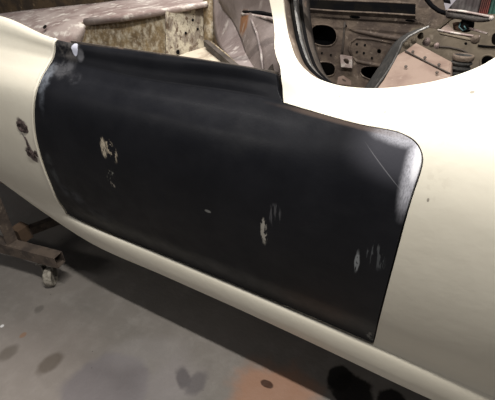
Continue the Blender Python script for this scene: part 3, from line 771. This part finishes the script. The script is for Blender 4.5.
# ------------------------------------------------------------------ hinge linkage
h0 = None
def hp_(o): return adopt(o, h0)
hb = lambda a, b, y_: px(a, b, y_)
ARM = worn('dark_arm_steel', (.035, .03, .027), (.06, .05, .045), (.12, .10, .085), 30, (.4, .6), .6, .3)
h0 = adopt(patch('hinge_linkage', [[px(446, 10.5, 1.62), px(462, 11.5, 1.6), px(480, 15, 1.58), px(493, 17, 1.56)], [px(446, 17, 1.60), px(462, 19, 1.58), px(478, 22.5, 1.56), px(489, 20.5, 1.55)]], ARM, None, .008, 1)); h0['label'] = 'dark steel hinge linkage'
hp_(tube('arm_edge', [px(448, 10, 1.61), px(462, 11.2, 1.59), px(480, 14.6, 1.57), px(493, 17.2, 1.55)], .0038, LILAC))
hp_(patch('lower_arm', [[px(438, 30, 1.58), px(452, 32.5, 1.56), px(466, 35, 1.55), px(480, 36.8, 1.53)], [px(440, 34, 1.56), px(454, 37, 1.54), px(466, 40, 1.53), px(479, 42, 1.52)]], OLIVE, None, .006, 1))
hp_(tube('arm_edge', [px(438, 30, 1.57), px(452, 32.6, 1.55), px(466, 35, 1.54), px(480, 36.8, 1.52)], .0035, LILAC))
hp_(plate('gusset', [(439, 30.5), (447.5, 24), (457, 33)], (px(447, 29, 1.60), Vector((0, -.8, .5)).normalized()), PINK, thick=.004))
hp_(beam('brace', px(437.5, 29, 1.62), px(453, 16.5, 1.60), .012, .010, OLIVE))
hp_(lathe('pivot', [(.0005, .018), (.012, .016), (.014, .006), (.021, .004), (.023, -.012), (.012, -.03)], px(467, 24, 1.60), (.1, -.8, .6), DARK, seg=20))
hp_(lathe('pivot', [(.0005, .012), (.009, .011), (.010, .004), (.013, .003), (.013, -.008)], px(475.5, 39, 1.52), (.1, -.8, .6), INNER, seg=18))
hp_(lathe('bolt', [(.0005, .006), (.006, .005), (.007, -.004)], px(491.5, 18, 1.54), (.1, -.8, .6), LILAC, seg=12))
hp_(tube('rod', [px(470, 28.5, 1.59), px(487, 33.5, 1.56)], [.0048, .003], LILAC))
hp_(tube('wire', [px(461, 22, 1.6), px(459, 27, 1.58), px(463, 31, 1.58), px(466, 29, 1.57), px(464, 26, 1.57)], .0022, worn('teal_wire', (.05, .13, .13), (.03, .08, .09), rough=.5)), )
hp_(patch('spring_plate', [[px(453, 23, 1.63), px(458, 21.5, 1.61), px(463, 23, 1.6)], [px(454, 30, 1.61), px(459, 31.5, 1.59), px(464, 31, 1.59)]], worn('rust_orange', (.20, .085, .04), (.09, .05, .03), rough=.8), None, .004, 1))

# ------------------------------------------------------------------ cloths hanging behind the car
def cloth(name, x0, x1, ztop, zbot, y_, mat, label, cat):
    g = []; ztop -= .003
    for i in range(8):
        z = ztop + (zbot - ztop) * i / 7; g.append([Vector((x0 + (x1 - x0) * j / 16, y_ + .018 * math.sin(j * 1.9 + i * .3) * (.4 + i / 8), z)) for j in range(17)])
    o = patch(name, g, mat, None, .003, 1); return tag(o, label, cat, 'cloths hanging behind the car')
yb = 2.95
xa = lambda p, q: at(p, q, y=yb).x
CL = lambda n, c1, c2: worn(n, c1, c2, None, 9, rough=.9)
cloth('hanging_sheet', xa(446, 0), xa(481, 0), 1.347, .35, yb, CL('grey_cloth', (.20, .18, .175), (.12, .10, .10)), 'dull grey cloth hanging behind the car, left of the red one', 'cloth')
cloth('hanging_sheet', xa(481.5, 0), xa(491, 0), 1.347, .35, yb, CL('red_cloth', (.34, .10, .085), (.16, .07, .06)), 'dusty red cloth hanging behind the car at the top right corner', 'cloth')
cloth('hanging_sheet', xa(491.5, 0), xa(512, 0), 1.347, .35, yb, CL('green_cloth', (.08, .20, .16), (.05, .12, .10)), 'dull green cloth hanging behind the car, right of the red one', 'cloth')
rl = tube('clothes_rail', [(xa(430, 0), yb, 1.36), (xa(540, 0), yb, 1.36)], .012, CASTM); tag(rl, 'thin steel rail carrying the cloths behind the car', 'rail')
rp = [tube('post', [(xa(q, 0), yb, 0), (xa(q, 0), yb, 1.36)], .012, CASTM, rl) for q in (430, 540)]

# ------------------------------------------------------------------ steel cart under the shell
B0 = at(60, 260, z=.165); A0 = at(-60, 228, z=.165)
cart = empty('steel_cart', (B0.x, B0.y, 0), 'rusty brown welded steel cart on casters under the front of the car body', 'cart')
def cp(o, p=None):
    for v in o.data.vertices: v.co -= cart.location
    o.parent = p or cart; return o
dirx = (A0 - B0).normalized()
cp(beam('rail', B0, A0, .05, .06, RUST))
P0 = at(18, 240, z=.19) 
cp(beam('post', P0 + Vector((0, .0, 0)), P0 + Vector((-.02, .02, .30)), .055, .05, RUST, up=Vector((0, 1, 0)), kind='L', wall=.006))
P1 = at(22, 233, z=.175); P2 = at(50, 222.5, z=.175)
cp(beam('cross_rail', P1, P1 + (P2 - P1) * 3.2, .035, .04, RUST))
cp(box('gusset_block', P1.x - .03, P1.x + .03, P1.y - .03, P1.y + .03, .14, .215, worn('orange_rust_block', (.10, .062, .038), (.06, .042, .03), rough=.85)))
cp(beam('post', P1 + (P2 - P1) * 3.0 + Vector((0, 0, .02)), P1 + (P2 - P1) * 3.0 + Vector((0, 0, .235)), .04, .04, RUST, up=Vector((0, 1, 0))))
cp(beam('long_rail', Vector((-1.9, 1.62, .175)), Vector((.8, 1.62, .175)), .05, .06, RUST))
for x in (-1.7, .6):
    cp(beam('post', Vector((x, 1.62, .20)), Vector((x, 1.62, .40)), .04, .04, RUST, up=Vector((0, 1, 0))))
def caster(c0, rz):
    """plate, fork and wheel of one caster standing on the floor"""
    root = bpy.data.objects.new('caster', None); C.objects.link(root); root.parent = cart; root.location = Vector(c0) - cart.location; root.rotation_euler = (0, 0, rz)
    box('top_plate', -.04, .04, -.035, .035, .127, .133, CASTM, root)
    lathe('swivel', [(.0005, .127), (.024, .127), (.026, .118), (.022, .110), (.0005, .110)], (0, 0, 0), (0, 0, 1), CASTM, root)
    for s in (-1, 1):
        bm = bmesh.new(); q = [(-.022, .112), (.022, .112), (.030, .075), (.038, .036), (.018, .036), (-.012, .07)]
        A = [bm.verts.new((a, s * .022, b)) for a, b in q]; B = [bm.verts.new((a, s * .025, b)) for a, b in q]
        bm.faces.new(A); bm.faces.new(B[::-1])
        for j in range(6): bm.faces.new((A[j], A[(j + 1) % 6], B[(j + 1) % 6], B[j]))
        from_bm('fork', bm, CASTM, root)
    lathe('wheel', [(.008, -.018), (.030, -.016), (.034, -.019), (.0415, -.017), (.044, -.008), (.044, .008), (.0415, .017), (.034, .019), (.030, .016), (.008, .018)], (.026, 0, .044), (0, 1, 0), CASTER, root, 28)
    lathe('axle', [(.0005, -.028), (.006, -.028), (.006, .028), (.0005, .028)], (.026, 0, .044), (0, 1, 0), CASTM, root, 12)
    return root
cc = at(47, 260.5, z=.12)
caster((cc.x, cc.y, 0), -1.0)
caster((-1.75, 1.62, 0), .4); caster((.7, 1.62, 0), -.3)
